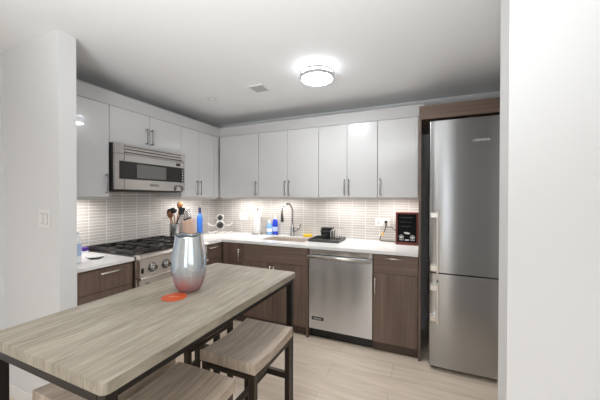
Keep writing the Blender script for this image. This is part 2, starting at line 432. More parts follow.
base('B', 2.311, 2.684, 'walnut base cabinet with one drawer and one door, right of the dishwasher',
     [('drawer', 2.311, 2.684, .715, DZ1, (2.493, .853, .145, False)), ('door', 2.311, 2.684, DZ0, .715, (2.330, .60, .145, True))])
base('B', .926, 1.664, 'wide walnut base cabinet under the sink with two doors',
     [('panel', .926, 1.664, .70, DZ1, None), ('door', .926, 1.283, DZ0, .70, (1.262, .60, .145, True)), ('door', 1.283, 1.664, DZ0, .70, (1.304, .60, .145, True))], body1=.66)
base('B', .634, .925, 'narrow walnut base cabinet in the corner with one tall door',
     [('door', .634, .925, DZ0, DZ1, (.870, .750, .14, True))])
single('end_panel', box(BM(), 1.665, 1.684, -.636, -.009, 0, .885, .001), 'walnut', 'slim upright walnut panel left of the dishwasher', 'panel', (1.674, -.32, 0))
base('L', -2.124, -1.711, 'walnut drawer base cabinet between the white pier and the range',
     [('drawer', -2.124, -1.711, .715, DZ1, (-1.88, .846, .165, False)), ('drawer', -2.124, -1.711, .41, .715, (-1.88, .66, .165, False)), ('drawer', -2.124, -1.711, DZ0, .41, (-1.88, .36, .165, False))])
base('L', -.936, -.634, 'walnut base cabinet between the range and the room corner',
     [('drawer', -.936, -.634, .715, DZ1, (-.79, .846, .15, False)), ('door', -.936, -.634, DZ0, .715, (-.90, .60, .145, True))])

# ------------------------------------------------------------------ worktops, sink
def slab(bm, x0, x1, y0, y1): box(bm, x0, x1, y0, y1, .887, .914, .003)
single('countertop', box(BM(), .009, .648, -2.125, -1.7055, .887, .914, .003), 'quartz', 'short white quartz worktop between the white pier and the range', 'countertop', (.32, -1.92, .887))
SX0, SX1, SY0, SY1 = 1.02, 1.565, -.475, -.115
bm = BM()
poly = [(.009, -.936), (.648, -.936), (.648, -.648), (SX0, -.648), (SX0, -.009), (.009, -.009)]
prism(bm, poly, .887, .914)
box(bm, SX1, 2.684, -.648, -.009, .887, .914)
box(bm, SX0, SX1, -.648, SY0, .887, .914)
box(bm, SX0, SX1, SY1, -.009, .887, .914)
o = single('countertop', bm, 'quartz', 'long L-shaped white quartz worktop holding the sink', 'countertop', (1.3, -.3, .887))
t = thing('kitchen_sink', 'rectangular undermount stainless steel sink set in the white worktop', 'sink', ((SX0+SX1)/2, (SY0+SY1)/2, .68))
bm = BM(); th = .004
box(bm, SX0+.001, SX1-.001, SY0+.001, SY1-.001, .69, .694)
box(bm, SX0+.001, SX0+.001+th, SY0+.001, SY1-.001, .694, .9); box(bm, SX1-.001-th, SX1-.001, SY0+.001, SY1-.001, .694, .9)
box(bm, SX0+.001+th, SX1-.001-th, SY0+.001, SY0+.001+th, .694, .9); box(bm, SX0+.001+th, SX1-.001-th, SY1-.001-th, SY1-.001, .694, .9)
obj('basin', bm, 'steel_r', t)
obj('drain', lathe(BM(), [(0, .695), (.045, .695), (.05, .698), (.045, .699), (.03, .697), (0, .697)], (1.3, -.29, 0), 28), 'chrome', t)
# faucet
FX, FY = 1.245, -.062
t = thing('kitchen_faucet', 'tall chrome gooseneck pull-down faucet behind the sink', 'faucet', (FX, FY, .914))
obj('base', lathe(BM(), [(0, .9142), (.03, .9142), (.032, .924), (.026, .934), (.024, 1.0), (.021, 1.03), (.0, 1.03)], (FX, FY, 0), 28), 'chrome', t)
pts = [(FX, FY, 1.02), (FX, FY, 1.1), (FX, FY, 1.2)]
for k in range(0, 13):
    a = PI*k/12*1.06; pts.append((FX-.026*(1-math.cos(a)), FY-.092*(1-math.cos(a)), 1.215+.095*math.sin(a)))
obj('neck', tube(BM(), pts, .0125, 14), 'chrome', t)
e = Vector(pts[-1]); dv = (e-Vector(pts[-2])).normalized()
obj('spray_head', tube(BM(), [e-dv*.002, e+dv*.03, e+dv*.085, e+dv*.10], .016, 14, radii=[.0135, .016, .019, .017]), 'steel_dark', t)
obj('lever', tube(BM(), [(FX+.015, FY, .985), (FX+.05, FY-.002, .990), (FX+.080, FY-.004, 1.0), (FX+.104, FY-.006, 1.03), (FX+.108, FY-.008, 1.07)], .009, 12, radii=[.018, .017, .013, .010, .008]), 'chrome', t)

# ------------------------------------------------------------------ dishwasher
t = thing('dishwasher', 'stainless steel dishwasher under the white worktop', 'dishwasher', (1.99, -.3, 0))
obj('body', box(BM(), 1.687, 2.309, -.585, -.03, .10, .882), 'black', t)
obj('control_strip', box(BM(), 1.690, 2.306, -.618, -.586, .828, .882, .003), 'steel_h', t)
d = obj('door', box(BM(), 1.690, 2.306, -.632, -.586, .102, .825, .004), 'steel_d', t)
bm = tube(BM(), [(1.698, -.685, .818), (2.298, -.685, .818)], .0145, 16)
obj('handle', bm, 'nickel', d)
for x in (1.712, 2.284):
    obj('handle_bracket', box(BM(), x-.014, x+.014, -.69, -.630, .804, .832, .004), 'chrome', d)
obj('badge', box(BM(), 1.722, 1.842, -.635, -.632, .190, .222, .001), 'black', d)
obj('lettering', xform(text_bm('VIKING', .027), Matrix.Translation((1.782, -.6354, .2055)) @ FACE_B), 'mark', d)
obj('toe_kick', box(BM(), 1.687, 2.309, -.575, -.56, 0, .10), 'black', t)

# ------------------------------------------------------------------ refrigerator and its surround
t = thing('refrigerator_surround', 'tall walnut side panel with walnut header around the refrigerator', 'panel', (2.696, -.32, 0))
obj('side_panel', box(BM(), 2.6865, 2.7055, -.63, -.001, 0, 2.155, .001), 'walnut', t)
obj('header', box(BM(), 2.706, 3.439, -.63, -.009, 2.042, 2.155, .001), 'walnut_h', t)
t = thing('refrigerator', 'tall stainless steel refrigerator with freezer drawer door below', 'refrigerator', (3.08, -.35, 0))
FX0, FX1 = 2.767, 3.367
obj('body', box(BM(), FX0+.004, FX1-.004, -.665, -.06, .035, 1.996, .004), 'steel_dark', t)
def fdoor(z0, z1):
    pts = [(FX0, -.668), (FX1, -.668), (FX1, -.70)]; c = .02
    n = 18
    front = []
    for i in range(n+1):
        u = i/n; x = FX0+(FX1-FX0)*u
        e_ = min(u, 1-u)*(FX1-FX0)
        y = -.728 + .004*(2*u-1)**2
        if e_ < .001: y = -.708
        front.append((x, y))
    front = [(FX0, -.708), (FX0+.004, -.716), (FX0+.012, -.721), (FX0+.05, -.724)]+[q for q in front if FX0+.07 < q[0] < FX1-.07]+[(FX1-.05, -.724), (FX1-.012, -.721), (FX1-.004, -.716), (FX1, -.708)]
    poly = front + [(FX1, -.668), (FX0, -.668)]
    return prism(BM(), poly, z0, z1)
for z0, z1, h0, h1, txt in ((.792, 1.996, .80, 1.285, True), (.04, .782, .405, .715, False)):
    d = obj('door', fdoor(z0, z1), 'steel', t, ang=.5)
    h = obj('handle', box(BM(), 2.818, 2.832, -.79, -.768, h0-.008, h1+.008, .004), 'steel_r', d)
    for z in (h0+.035, h1-.035):
        obj('handle_bracket', box(BM(), 2.774, 2.824, -.786, -.720, z-.02, z+.02, .003), 'nickel', h)
    if txt: obj('lettering', xform(text_bm('LIEBHERR', .026), Matrix.Translation((3.12, -.7290, 1.822)) @ FACE_B), 'mark', d)
obj('plinth', box(BM(), FX0+.02, FX1-.02, -.66, -.60, 0, .035), 'black', t)

# ------------------------------------------------------------------ range
RY0, RY1 = -1.704, -.950
t = thing('gas_range', 'stainless steel gas range with black grates between the walnut cabinets', 'stove', (.35, (RY0+RY1)/2, 0))
RY0 += .0; RY1 -= .0
obj('body', box(BM(), .02, .655, RY0+.002, RY1-.002, .09, .895), 'steel_r', t)
obj('cooktop', box(BM(), .012, .665, RY0+.0, RY1+.006, .896, .924, .004), 'enamel', t)
bm = BM()
prism(bm, [(.62, .90), (.64, .928), (.70, .928), (.714, .922), (.72, .91), (.714, .898), (.70, .893), (.62, .893)], RY0+.0, RY1+.006, 'y')
obj('bullnose', bm, 'steel_r', t)
fp = obj('control_panel', box(BM(), .655, .70, RY0+.004, RY1-.004, .755, .893, .002), 'steel_r', t)
obj('switch', box(BM(), .70, .705, -1.690, -1.670, .785, .825, .002), 'black', fp)
obj('switch', box(BM(), .70, .705, -.984, -.964, .785, .825, .002), 'black', fp)
for y in (-1.592, -1.46, -1.327, -1.194, -1.062):
    k = obj('knob', lathe(BM(), [(0, .70), (.030, .70), (.030, .708), (.024, .712), (.022, .738), (.019, .742), (0, .742)], (0, y, .818), 28, axis='x'), 'chrome', t)
    obj('knob_ring', torus(BM(), (.703, y, .818), .034, .004, 32, 8, axis='x'), 'steel_dark', k)
    obj('pointer', box(BM(), .741, .746, y-.003, y+.003, .820, .838), 'black', k)
    # (lathe about x: local y -> world y)
obj('ledge', prism(BM(), [(.655, .735), (.655, .752), (.712, .752), (.718, .745), (.712, .735)], RY0+.002, RY1-.002, 'y'), 'steel_r', t)
d = obj('oven_door', box(BM(), .655, .69, RY0+.006, RY1-.006, .22, .73, .004), 'steel_r', t)
obj('handle', tube(BM(), [(.745, RY0+.05, .69), (.745, RY1-.05, .69)], .014, 14), 'steel_r', d)
for y in (RY0+.07, RY1-.07): obj('handle_bracket', box(BM(), .688, .746, y-.012, y+.012, .678, .702, .003), 'chrome', d)
obj('window', box(BM(), .688, .692, RY0+.14, RY1-.14, .33, .60, .001), 'glassblack', d)
obj('drawer', box(BM(), .655, .685, RY0+.006, RY1-.006, .095, .215, .003), 'steel_r', t)
for y in (RY0+.06, RY1-.06):
    for x in (.08, .6): obj('leg', lathe(BM(), [(0, 0), (.02, 0), (.018, .09), (0, .09)], (x, y, 0), 16), 'steel_dark', t)
for gi, (g0, g1) in enumerate(((-1.700, -1.456), (-1.449, -1.205), (-1.198, -.954))):
    bm = BM(); zz0, zz1 = .940, .962; x0, x1 = .055, .63; wd = .014
    gm = (g0+g1)/2
    for x in (x0, x1-wd): box(bm, x, x+wd, g0, g1, zz0, zz1, .003)
    for y in (g0, g1-wd): box(bm, x0+wd, x1-wd, y, y+wd, zz0, zz1, .003)
    box(bm, (x0+x1)/2-wd/2, (x0+x1)/2+wd/2, g0+wd, g1-wd, zz0, zz1, .003)
    for cx in (.195, .49):
        for s in (-1, 1):
            box(bm, cx-wd/2, cx+wd/2, gm+s*.035, gm+s*.110, zz0, zz1+.002, .003)
            box(bm, cx+s*.035, cx+s*.137, gm-wd/2, gm+wd/2, zz0, zz1+.002, .003)
    for x in (x0, x1-wd):
        for y in (g0, g1-wd): box(bm, x, x+wd, y, y+wd, .9242, zz0)
    obj('grate', bm, 'iron', t)
    for cx in (.195, .49):
        b = obj('burner', lathe(BM(), [(0, .9242), (.048, .9242), (.046, .932), (.04, .934), (0, .934)], (cx, gm, 0), 28), 'nickel', t)
        obj('burner_cap', lathe(BM(), [(0, .934), (.034, .934), (.034, .940), (.03, .943), (0, .943)], (cx, gm, 0), 28), 'iron', b)
obj('back_trim', box(BM(), .012, .03, RY0+.004, RY1-.004, .924, .955, .003), 'enamel', t)

# ------------------------------------------------------------------ microwave
t = thing('microwave', 'stainless steel over-the-range microwave with dark window', 'microwave', (.2, -1.327, 1.433))
MY0, MY1, MX = -1.700, -.955, .402
obj('body', box(BM(), .0095, .372, MY0, MY1, 1.440, 1.841, .002), 'black', t)
MZ0, MZ1 = 1.450, 1.838
g = obj('vent_grille', box(BM(), .372, MX-.006, MY0+.006, MY1-.004, 1.752, MZ1, .003), 'steel_dark', t)
obj('vent_corner', box(BM(), .372, MX, MY0+.004, -1.618, 1.752, MZ1, .003), 'steel_h', g)
obj('vent_corner', box(BM(), .372, MX, -1.0, MY1-.002, 1.752, MZ1, .003), 'steel_h', g)
obj('vent_slat', box(BM(), .372, MX, -1.616, -1.002, 1.824, MZ1, .002), 'steel_h', g)
obj('vent_slat', box(BM(), .372, MX, -1.616, -1.002, 1.798, 1.817, .003), 'steel_h', g)
obj('vent_slat', box(BM(), .372, MX, -1.616, -1.002, 1.772, 1.790, .003), 'steel_h', g)
obj('vent_slat', box(BM(), .372, MX, -1.616, -1.002, 1.752, 1.763, .002), 'steel_h', g)
obj('side_frame', box(BM(), .372, MX, MY0+.004, -1.618, MZ0, 1.750, .003), 'steel_h', t)
d = obj('door', box(BM(), .372, MX, -1.615, -1.012, MZ0, 1.750, .003), 'steel_h', t)
cp = obj('control_panel', box(BM(), .372, MX+.002, -1.010, MY1-.002, MZ0, 1.750, .006), 'steel_h', t)
obj('window_band', box(BM(), MX-.004, MX+.002, -1.662, -1.012, 1.540, 1.692, .001), 'glassblack', d)
obj('window_screen', box(BM(), MX+.001, MX+.003, -1.505, -1.195, 1.555, 1.676, .001), 'glassgrey', d)
obj('key_strip', box(BM(), MX, MX+.004, -1.009, -.975, 1.540, 1.690, .001), 'glassblack', cp)
for k in range(5): obj('key', box(BM(), MX+.003, MX+.006, -1.0, -.986, 1.556+k*.026, 1.566+k*.026, .001), 'mark', cp)
obj('display', box(BM(), MX, MX+.0035, -1.068, -1.022, 1.706, 1.734, .001), 'glassblack', d)
bm = BM()
y0, y1, z0, z1 = -1.085, -.995, 1.454, 1.502; rr = .02
loop = []
for (cy, cz, a0) in ((y1-rr, z1-rr, 0), (y0+rr, z1-rr, PI/2)):
    for k in range(5): loop.append((cy+rr*math.cos(a0+k*PI/8), cz+rr*math.sin(a0+k*PI/8)))
pts = [(MX+.004, y1, z0)]+[(MX+.012, a, b) for a, b in loop]+[(MX+.004, y0, z0)]
obj('handle', tube(BM(), pts, .005, 10), 'steel_dark', d)
obj('lettering', xform(text_bm('VIKING', .032), Matrix.Translation((MX+.0006, -1.325, 1.496)) @ FACE_L), 'black', d)
obj('filter_panel', box(BM(), .03, .34, MY0+.05, MY1-.05, 1.433, 1.440, .001), 'steel_dark', t)

# ------------------------------------------------------------------ ceiling fittings
LX, LY = 1.955, -1.135
t = thing('ceiling_lamp', 'round flush ceiling lamp with two nickel rings and a lit frosted shade', 'lamp', (LX, LY, ZC))
obj('canopy', lathe(BM(), [(0, ZC), (.075, ZC), (.075, ZC-.016), (0, ZC-.016)], (LX, LY, 0), 36), 'white', t)
obj('shade_side', lathe(BM(), [(0, ZC-.016), (.118, ZC-.016), (.116, ZC-.025), (.116, ZC-.080)], (LX, LY, 0), 48), 'lampside', t)
obj('shade', lathe(BM(), [(.116, ZC-.080), (.114, ZC-.086), (.105, ZC-.091), (.07, ZC-.096), (0, ZC-.098)], (LX, LY, 0), 48), 'lamp', t)
for z, r in ((ZC-.046, .0075), (ZC-.080, .011)):
    bm = BM(); lathe(bm, [(.124, z-r), (.136, z-r), (.136, z+r), (.124, z+r), (.124, z-r)], (LX, LY, 0), 56)
    obj('ring', bm, 'ring', t)
for k in range(3):
    a = .9+k*2*PI/3
    obj('post', tube(BM(), [(LX+.129*math.cos(a), LY+.129*math.sin(a), ZC-.046), (LX+.129*math.cos(a), LY+.129*math.sin(a), ZC-.080)], .004, 8), 'ring', t)
# air vent, turned a little with the room
VX, VY = 1.318, -.955
t = thing('ceiling_vent', 'square white air vent in the ceiling left of the round lamp', 'vent', (VX, VY, ZC))
bm = BM(); s = .088
box(bm, VX-s, VX+s, VY-s, VY-s+.02, ZC-.006, ZC); box(bm, VX-s, VX+s, VY+s-.02, VY+s, ZC-.006, ZC)
box(bm, VX-s, VX-s+.02, VY-s+.02, VY+s-.02, ZC-.006, ZC); box(bm, VX+s-.02, VX+s, VY-s+.02, VY+s-.02, ZC-.006, ZC)
obj('frame', bm, 'white', t)
bm = BM()
for k in range(7):
    y = VY-.06+k*.02; box(bm, VX-.068, VX+.068, y-.007, y+.007, ZC-.005, ZC-.001, rot=None)
obj('louvers', bm, 'vent', t)
t = thing('sprinkler_head', 'small round sprinkler cover in the ceiling near the room corner', 'sprinkler', (.715, -.90, ZC))
obj('cover', lathe(BM(), [(0, ZC), (.036, ZC), (.038, ZC-.004), (.034, ZC-.010), (.02, ZC-.013), (0, ZC-.013)], (.715, -.90, 0), 28), 'white', t)
obj('gap_ring', torus(BM(), (.715, -.90, ZC-.003), .041, .003, 36, 8), 'vent', t)

# ------------------------------------------------------------------ switch and sockets
t = thing('light_switch', 'white double light switch plate on the white pier', 'switch', (.728, -2.222, 1.20))
ORG[t.name] = Vector((.728, -2.222, 1.20))
SXc = .525
t.location = (SXc, -2.222, 1.248); ORG[t.name] = Vector(t.location)
obj('plate', box(BM(), SXc-.062, SXc+.062, -2.228, -2.222, 1.188, 1.308, .003), 'white', t)
for dx in (-.024, .024):
    r_ = obj('rocker_frame', box(BM(), SXc+dx-.018, SXc+dx+.018, -2.230, -2.227, 1.213, 1.283, .001), 'vent', t)
    obj('rocker', box(BM(), SXc+dx-.015, SXc+dx+.015, -2.233, -2.2295, 1.217, 1.279, .002), 'white', r_)
def socket(x, z, wx, hz, label, rot=False):
    t = thing('wall_socket', label, 'socket', (x, -.008, z), 'white sockets on the tiled splashback')
    obj('plate', box(BM(), x-wx/2, x+wx/2, -.014, -.0085, z-hz/2, z+hz/2, .002), 'white', t)
    for s in (-1, 1):
        f = obj('outlet', box(BM(), x+s*wx*.25-.017, x+s*wx*.25+.017, -.0165, -.0135, z-.016, z+.016, .002), 'carcass', t)
        bm = BM()
        for dz in (-.006, .006): box(bm, x+s*wx*.25-.006, x+s*wx*.25+.004, -.0170, -.0162, z+dz-.0015, z+dz+.0015)
        obj('slot', bm, 'black', f)
socket(.488, 1.130, .128, .096, 'white wall socket plate on the tiles left of the paper towel roll')
socket(2.312, 1.115, .158, .088, 'white wall socket plate with the dark plug, left of the red wooden radio')

# ------------------------------------------------------------------ things on the worktop, from the left
ZT = .9143
t = thing('soap_bottle', 'white bottle with pale blue label on the worktop beside the white pier', 'bottle', (.43, -1.995, ZT))
obj('bottle', lathe(BM(), [(0, ZT), (.031, ZT), (.034, ZT+.006), (.034, ZT+.15), (.030, ZT+.17), (.016, ZT+.19), (0, ZT+.19)], (.43, -1.995, 0), 28, sy=.8), 'bottlewhite', t)
obj('cap', lathe(BM(), [(0, ZT+.19), (.017, ZT+.19), (.016, ZT+.225), (.006, ZT+.228), (0, ZT+.228)], (.43, -1.995, 0), 24), 'bottlewhite', t)
obj('label_band', lathe(BM(), [(.0343, ZT+.05), (.0346, ZT+.052), (.0346, ZT+.135), (.0343, ZT+.137)], (.43, -1.995, 0), 28, sy=.8), 'lblabel', t)
t = thing('sponge_packet', 'small purple and white packet on the worktop left of the range', 'packet', (.075, -1.752, ZT))
obj('packet', box(BM(), .045, .105, -1.776, -1.728, ZT, ZT+.028, .006), 'bottlewhite', t)
obj('wrapper', box(BM(), .043, .107, -1.778, -1.726, ZT+.014, ZT+.045, .006), 'purple', t)
t = thing('glass_dish', 'shallow clear glass dish on the worktop left of the range', 'dish', (.42, -1.86, ZT))
obj('dish', lathe(BM(), [(0, ZT), (.042, ZT), (.062, ZT+.018), (.065, ZT+.02), (.060, ZT+.019), (.040, ZT+.004), (0, ZT+.004)], (.42, -1.86, 0), 36), 'clear', t)

CX, CY = .125, -.84
t = thing('utensil_crock', 'round stainless steel crock holding cooking utensils right of the range', 'crock', (CX, CY, ZT))
obj('crock', lathe(BM(), [(0, ZT), (.05, ZT), (.052, ZT+.004), (.052, ZT+.17), (.049, ZT+.172), (.048, ZT+.168), (.048, ZT+.006), (0, ZT+.006)], (CX, CY, 0), 36), 'steel', t)
def utensil(name, label, bx, by, tx, ty, ztop, handle_mat, head_mat, kind):
    b = Vector((CX+bx, CY+by, ZT+.012)); e = Vector((CX+tx, CY+ty, ztop)); dvec = (e-b).normalized()
    t = thing(name, label, 'utensil', b, 'utensils in the steel crock')
    neck = e-dvec*.07
    obj('handle', tube(BM(), [b, b+(neck-b)*.5, neck], .006, 10, radii=[.008, .0075, .006]), handle_mat, t)
    bm = BM()
    # head: built flat in the local xz plane, turned so that it faces the room
    side = dvec.cross(Vector((.75, -.66, 0))).normalized(); nor = side.cross(dvec).normalized()
    mtx = Matrix((side, nor, dvec)).transposed().to_4x4(); mtx.translation = neck
    if kind == 'spoon':
        lathe(bm, [(0, -.008), (.014, 0), (.028, .022), (.034, .045), (.027, .070), (0, .084)], (0, 0, 0), 24, sy=.32)
    elif kind == 'ladle':
        lathe(bm, [(.036, .002), (.034, -.012), (.022, -.03), (0, -.036), (0, -.033), (.02, -.027), (.031, -.011), (.033, .002), (.036, .002)], (0, 0, 0), 28)
        bm_m = Matrix.Translation((0, .0, .045)) @ Matrix.Rotation(PI/2*.85, 4, 'X'); xform(bm, bm_m)
    else:
        prism(bm, [(-.008, -.006), (.008, -.006), (.028, .022), (.030, .085), (-.030, .085), (-.028, .022)], -.002, .002, 'y')
    xform(bm, mtx)
    obj('head', bm, head_mat, t)
def offs(a, b): return (a*.917+b*.399, a*.399-b*.917)
utensil('wooden_spoon', 'brown wooden spoon, tallest in the steel crock', *offs(-.018, -.032), *offs(.052, -.036), 1.325, 'spoon', 'spoon', 'spoon')
utensil('soup_ladle', 'black ladle facing the room in the steel crock', *offs(.014, -.033), *offs(.016, .066), 1.262, 'spoon', 'black', 'ladle')
utensil('spatula', 'black spatula leaning left in the steel crock', *offs(.032, .008), *offs(-.088, -.060), 1.235, 'spoon', 'black', 'spatula')
utensil('spatula', 'black slotted turner leaning right in the steel crock', *offs(-.022, .026), *offs(.095, .014), 1.255, 'black', 'black', 'spatula')
utensil('wooden_spoon', 'short light wooden spoon leaning left in the steel crock', *offs(-.028, .010), *offs(-.036, .030), 1.22, 'spoon', 'spoon', 'spoon')

# knife block, leaning back
KX, KY = .125, -.61
t = thing('knife_block', 'slanted tan wooden knife block on the worktop behind the vase', 'knife block', (KX, KY, ZT))
rotz = Matrix.Translation((KX, KY, 0)) @ Matrix.Rotation(math.radians(28), 4, 'Z')
poly = [(-.048, ZT), (.055, ZT), (.034, ZT+.215), (-.078, ZT+.180)]
bm = prism(BM(), poly, -.05, .05, 'x'); bmesh.ops.bevel(bm, geom=bm.edges[:], offset=.003, segments=1, affect='EDGES')
KM = rotz @ Matrix.Rotation(math.radians(-92), 4, 'Z')
xform(bm, KM); obj('block', bm, 'tan', t)
topn = Vector((0, -.060, .110)).normalized()      # direction in which the knives stick out (local y, z)
outd = Vector((0, .065*1.0, .115)).normalized()
outd = Vector((0, -.22, .975)).normalized()
for r_, (u, cnt) in enumerate(((.25, 3), (.55, 3), (.82, 2))):
    for k in range(cnt):
        px = -.032+.032*k + (.016 if cnt == 2 else 0)
        base_p = Vector((px, .034-.112*u, ZT+.215-.035*u))
        bm = BM(); L_ = .150-.016*r_
        tube(bm, [base_p+outd*.002, base_p+outd*.03, base_p+outd*(L_-.012), base_p+outd*L_], .008, 10, radii=[.007, .0085, .0095, .007])
        xform(bm, KM)
        pos = KM @ base_p
        tt = thing('kitchen_knife', ['steel-handled knife in the front row of the knife block', 'steel-handled knife in the middle row of the knife block', 'steel-handled knife in the back row of the knife block'][r_], 'knife', pos, ['front row knives in the block', 'middle row knives in the block', 'back row knives in the block'][r_])
        obj('handle', bm, 'knifesteel', tt)
        bm = BM(); tube(bm, [base_p+outd*.004, base_p+outd*.022], .0098, 10); xform(bm, KM)
        obj('bolster', bm, 'black', tt)
# tall blue bottle
BX, BY = .142, -.46
t = thing('spray_bottle', 'tall blue bottle with dark cap, right of the knife block', 'bottle', (BX, BY, ZT))
obj('bottle', lathe(BM(), [(0, ZT), (.034, ZT), (.037, ZT+.006), (.037, ZT+.205), (.033, ZT+.235), (.019, ZT+.266), (.015, ZT+.275), (0, ZT+.275)], (BX, BY, 0), 28, sx=.85), 'blue', t)
obj('cap', lathe(BM(), [(0, ZT+.275), (.017, ZT+.275), (.017, ZT+.325), (.013, ZT+.345), (0, ZT+.346)], (BX, BY, 0), 24), 'cap_navy', t)
# silver stand with two dark round cups
GX, GY = .28, -.24
t = thing('cup_stand', 'silver wire stand with curved arms and two dark round cups in the worktop corner', 'stand', (GX, GY, ZT))
q = Matrix.Translation((GX, GY, 0)) @ Matrix.Rotation(math.radians(36), 4, 'Z')
def wire(pts, r=.009):
    return xform(tube(BM(), pts, r, 10), q)
bm = BM(); torus(bm, (0, 0, ZT+.11), .050, .009, 36, 8, axis='y'); torus(bm, (0, 0, ZT+.208), .040, .008, 36, 8, axis='y'); xform(bm, q)
obj('rings', bm, 'wire', t)
for s in (-1, 1):
    obj('arm', wire([(s*.05, 0, ZT+0.113), (s*.08, 0, ZT+0.105), (s*.115, 0, ZT+0.107), (s*.14, -.005, ZT+0.120), (s*.152, -.01, ZT+0.140)]), 'wire', t)
    obj('foot', wire([(s*.02, 0, ZT+.05), (s*.05, -.01, ZT+.028), (s*.09, -.03, ZT+.010), (s*.125, -.035, ZT+.012), (s*.145, -.038, ZT+.03)]), 'wire', t)
obj('base', wire([(-.09, .05, ZT+.007), (-.04, -.02, ZT+.007), (0, -.035, ZT+.007), (.04, -.02, ZT+.007), (.09, .05, ZT+.007)]), 'wire', t)
for nm, z, r, lab in (('cup', ZT+.11, .040, 'lower dark round cup held in the silver wire stand'), ('cup', ZT+.208, .031, 'upper dark round cup held in the silver wire stand')):
    bm = BM(); lathe(bm, [(0, -.045), (r*.8, -.045), (r, -.02), (r, .04), (r*.9, .042), (r*.88, .036), (r*.86, .02), (0, .018)], (0, 0, 0), 28, axis='y')
    xform(bm, q @ Matrix.Translation((0, 0, z)))
    tt = thing('cup', lab, 'cup', q @ Vector((0, 0, z)), 'dark cups in the silver stand')
    obj('shell', bm, 'enamel', tt)
    bm = BM(); torus(bm, (0, -.041, z), r*.72, .003, 28, 6, axis='y'); xform(bm, q); obj('rim', bm, 'chrome', tt)
# paper towel
TX, TY = .775, -.115
t = thing('paper_towel_holder', 'steel paper towel holder standing left of the soap bottles', 'paper towel holder', (TX, TY, ZT))
obj('base', lathe(BM(), [(0, ZT), (.078, ZT), (.080, ZT+.004), (.076, ZT+.010), (0, ZT+.012)], (TX, TY, 0), 36), 'steel_h', t)
obj('rod', tube(BM(), [(TX, TY, ZT+.01), (TX, TY, ZT+.315)], .006, 10), 'chrome', t)
obj('finial', lathe(BM(), [(0, ZT+.312), (.008, ZT+.314), (.013, ZT+.325), (.009, ZT+.336), (0, ZT+.34)], (TX, TY, 0), 20), 'chrome', t)
obj('arm', tube(BM(), [(TX+.066, TY-.02, ZT+.008), (TX+.066, TY-.02, ZT+.2), (TX+.06, TY-.02, ZT+.25)], .004, 8), 'chrome', t)
single('paper_towel_roll', lathe(BM(), [(.0085, ZT+.014), (.047, ZT+.014), (.048, ZT+.016), (.048, ZT+.29), (.046, ZT+.292), (.0085, ZT+.292), (.0085, ZT+.014)], (TX, TY, 0), 36), 'paper',
       'white paper towel roll on the steel holder', 'paper towel', (TX, TY, ZT+.0125))
# soap bottles
t = thing('dish_soap', 'short pale blue soap bottle, left of the royal blue one', 'bottle', (.925, -.075, ZT))
obj('bottle', lathe(BM(), [(0, ZT), (.036, ZT), (.040, ZT+.01), (.036, ZT+.06), (.040, ZT+.10), (.030, ZT+.135), (.014, ZT+.15), (0, ZT+.15)], (.925, -.075, 0), 28, sy=.65), 'lightblue', t)
obj('cap', lathe(BM(), [(0, ZT+.15), (.016, ZT+.15), (.014, ZT+.175), (.007, ZT+.19), (0, ZT+.19)], (.925, -.075, 0), 20), 'bottlewhite', t)
obj('label_panel', lathe(BM(), [(.0385, ZT+.04), (.0378, ZT+.05), (.037, ZT+.065), (.0385, ZT+.08)], (.925, -.075, 0), 28, sy=.66), 'bottlewhite', t)
t = thing('dish_soap', 'taller royal blue soap bottle with white cap, left of the faucet', 'bottle', (.998, -.055, ZT))
obj('bottle', lathe(BM(), [(0, ZT), (.034, ZT), (.038, ZT+.01), (.038, ZT+.12), (.034, ZT+.16), (.030, ZT+.185), (.013, ZT+.20), (0, ZT+.20)], (.998, -.055, 0), 28, sy=.65), 'royal', t)
obj('cap', lathe(BM(), [(0, ZT+.20), (.014, ZT+.20), (.013, ZT+.22), (.008, ZT+.24), (0, ZT+.24)], (.998, -.055, 0), 20), 'bottlewhite', t)
obj('label_panel', lathe(BM(), [(.0384, ZT+.045), (.0388, ZT+.047), (.0388, ZT+.10), (.0384, ZT+.102)], (.998, -.055, 0), 28, sy=.66), 'lblabel', t)
# sponge
single('sponge', box(BM(), 1.40, 1.50, -.098, -.035, ZT, ZT+.032, .008), 'sponge', 'yellow sponge on the worktop behind the sink, right of the faucet', 'sponge', (1.45, -.066, ZT))
# drying tray
t = thing('drying_tray', 'low dark grey dish drying tray on the worktop right of the sink', 'tray', (1.78, -.25, ZT))
bm = BM(); tx0, tx1, ty0, ty1 = 1.585, 1.925, -.40, -.09
box(bm, tx0, tx1, ty0, ty1, ZT, ZT+.012, .003)
box(bm, tx0, tx1, ty0, ty0+.012, ZT+.012, ZT+.03, .003); box(bm, tx0, tx1, ty1-.012, ty1, ZT+.012, ZT+.03, .003)
box(bm, tx0, tx0+.012, ty0+.012, ty1-.012, ZT+.012, ZT+.03, .003); box(bm, tx1-.012, tx1, ty0+.012, ty1-.012, ZT+.012, ZT+.03, .003)
obj('tray', bm, 'tray', t)
bm = BM()
for k in range(9): box(bm, tx0+.02, tx1-.02, ty0+.03+k*.028, ty0+.036+k*.028, ZT+.012, ZT+.016)
obj('ribs', bm, 'steel_dark', t)
t = thing('dish_rack', 'silver wire dish rack standing on the dark grey tray', 'rack', (1.865, -.21, ZT+.016))
bm = BM(); zz = ZT+.02
for x in (1.825, 1.85, 1.875, 1.90):
    tube(bm, [(x, -.34, zz), (x, -.34, zz+.095), (x+.006, -.30, zz+.11), (x+.006, -.17, zz+.11), (x, -.13, zz+.095), (x, -.13, zz)], .003, 6)
tube(bm, [(1.82, -.34, zz), (1.908, -.34, zz)], .003, 6); tube(bm, [(1.82, -.13, zz), (1.908, -.13, zz)], .003, 6)
obj('wires', bm, 'wire', t)
t = thing('food_container', 'dark box-shaped container upside down on the drying tray', 'container', (1.755, -.2, ZT+.016))
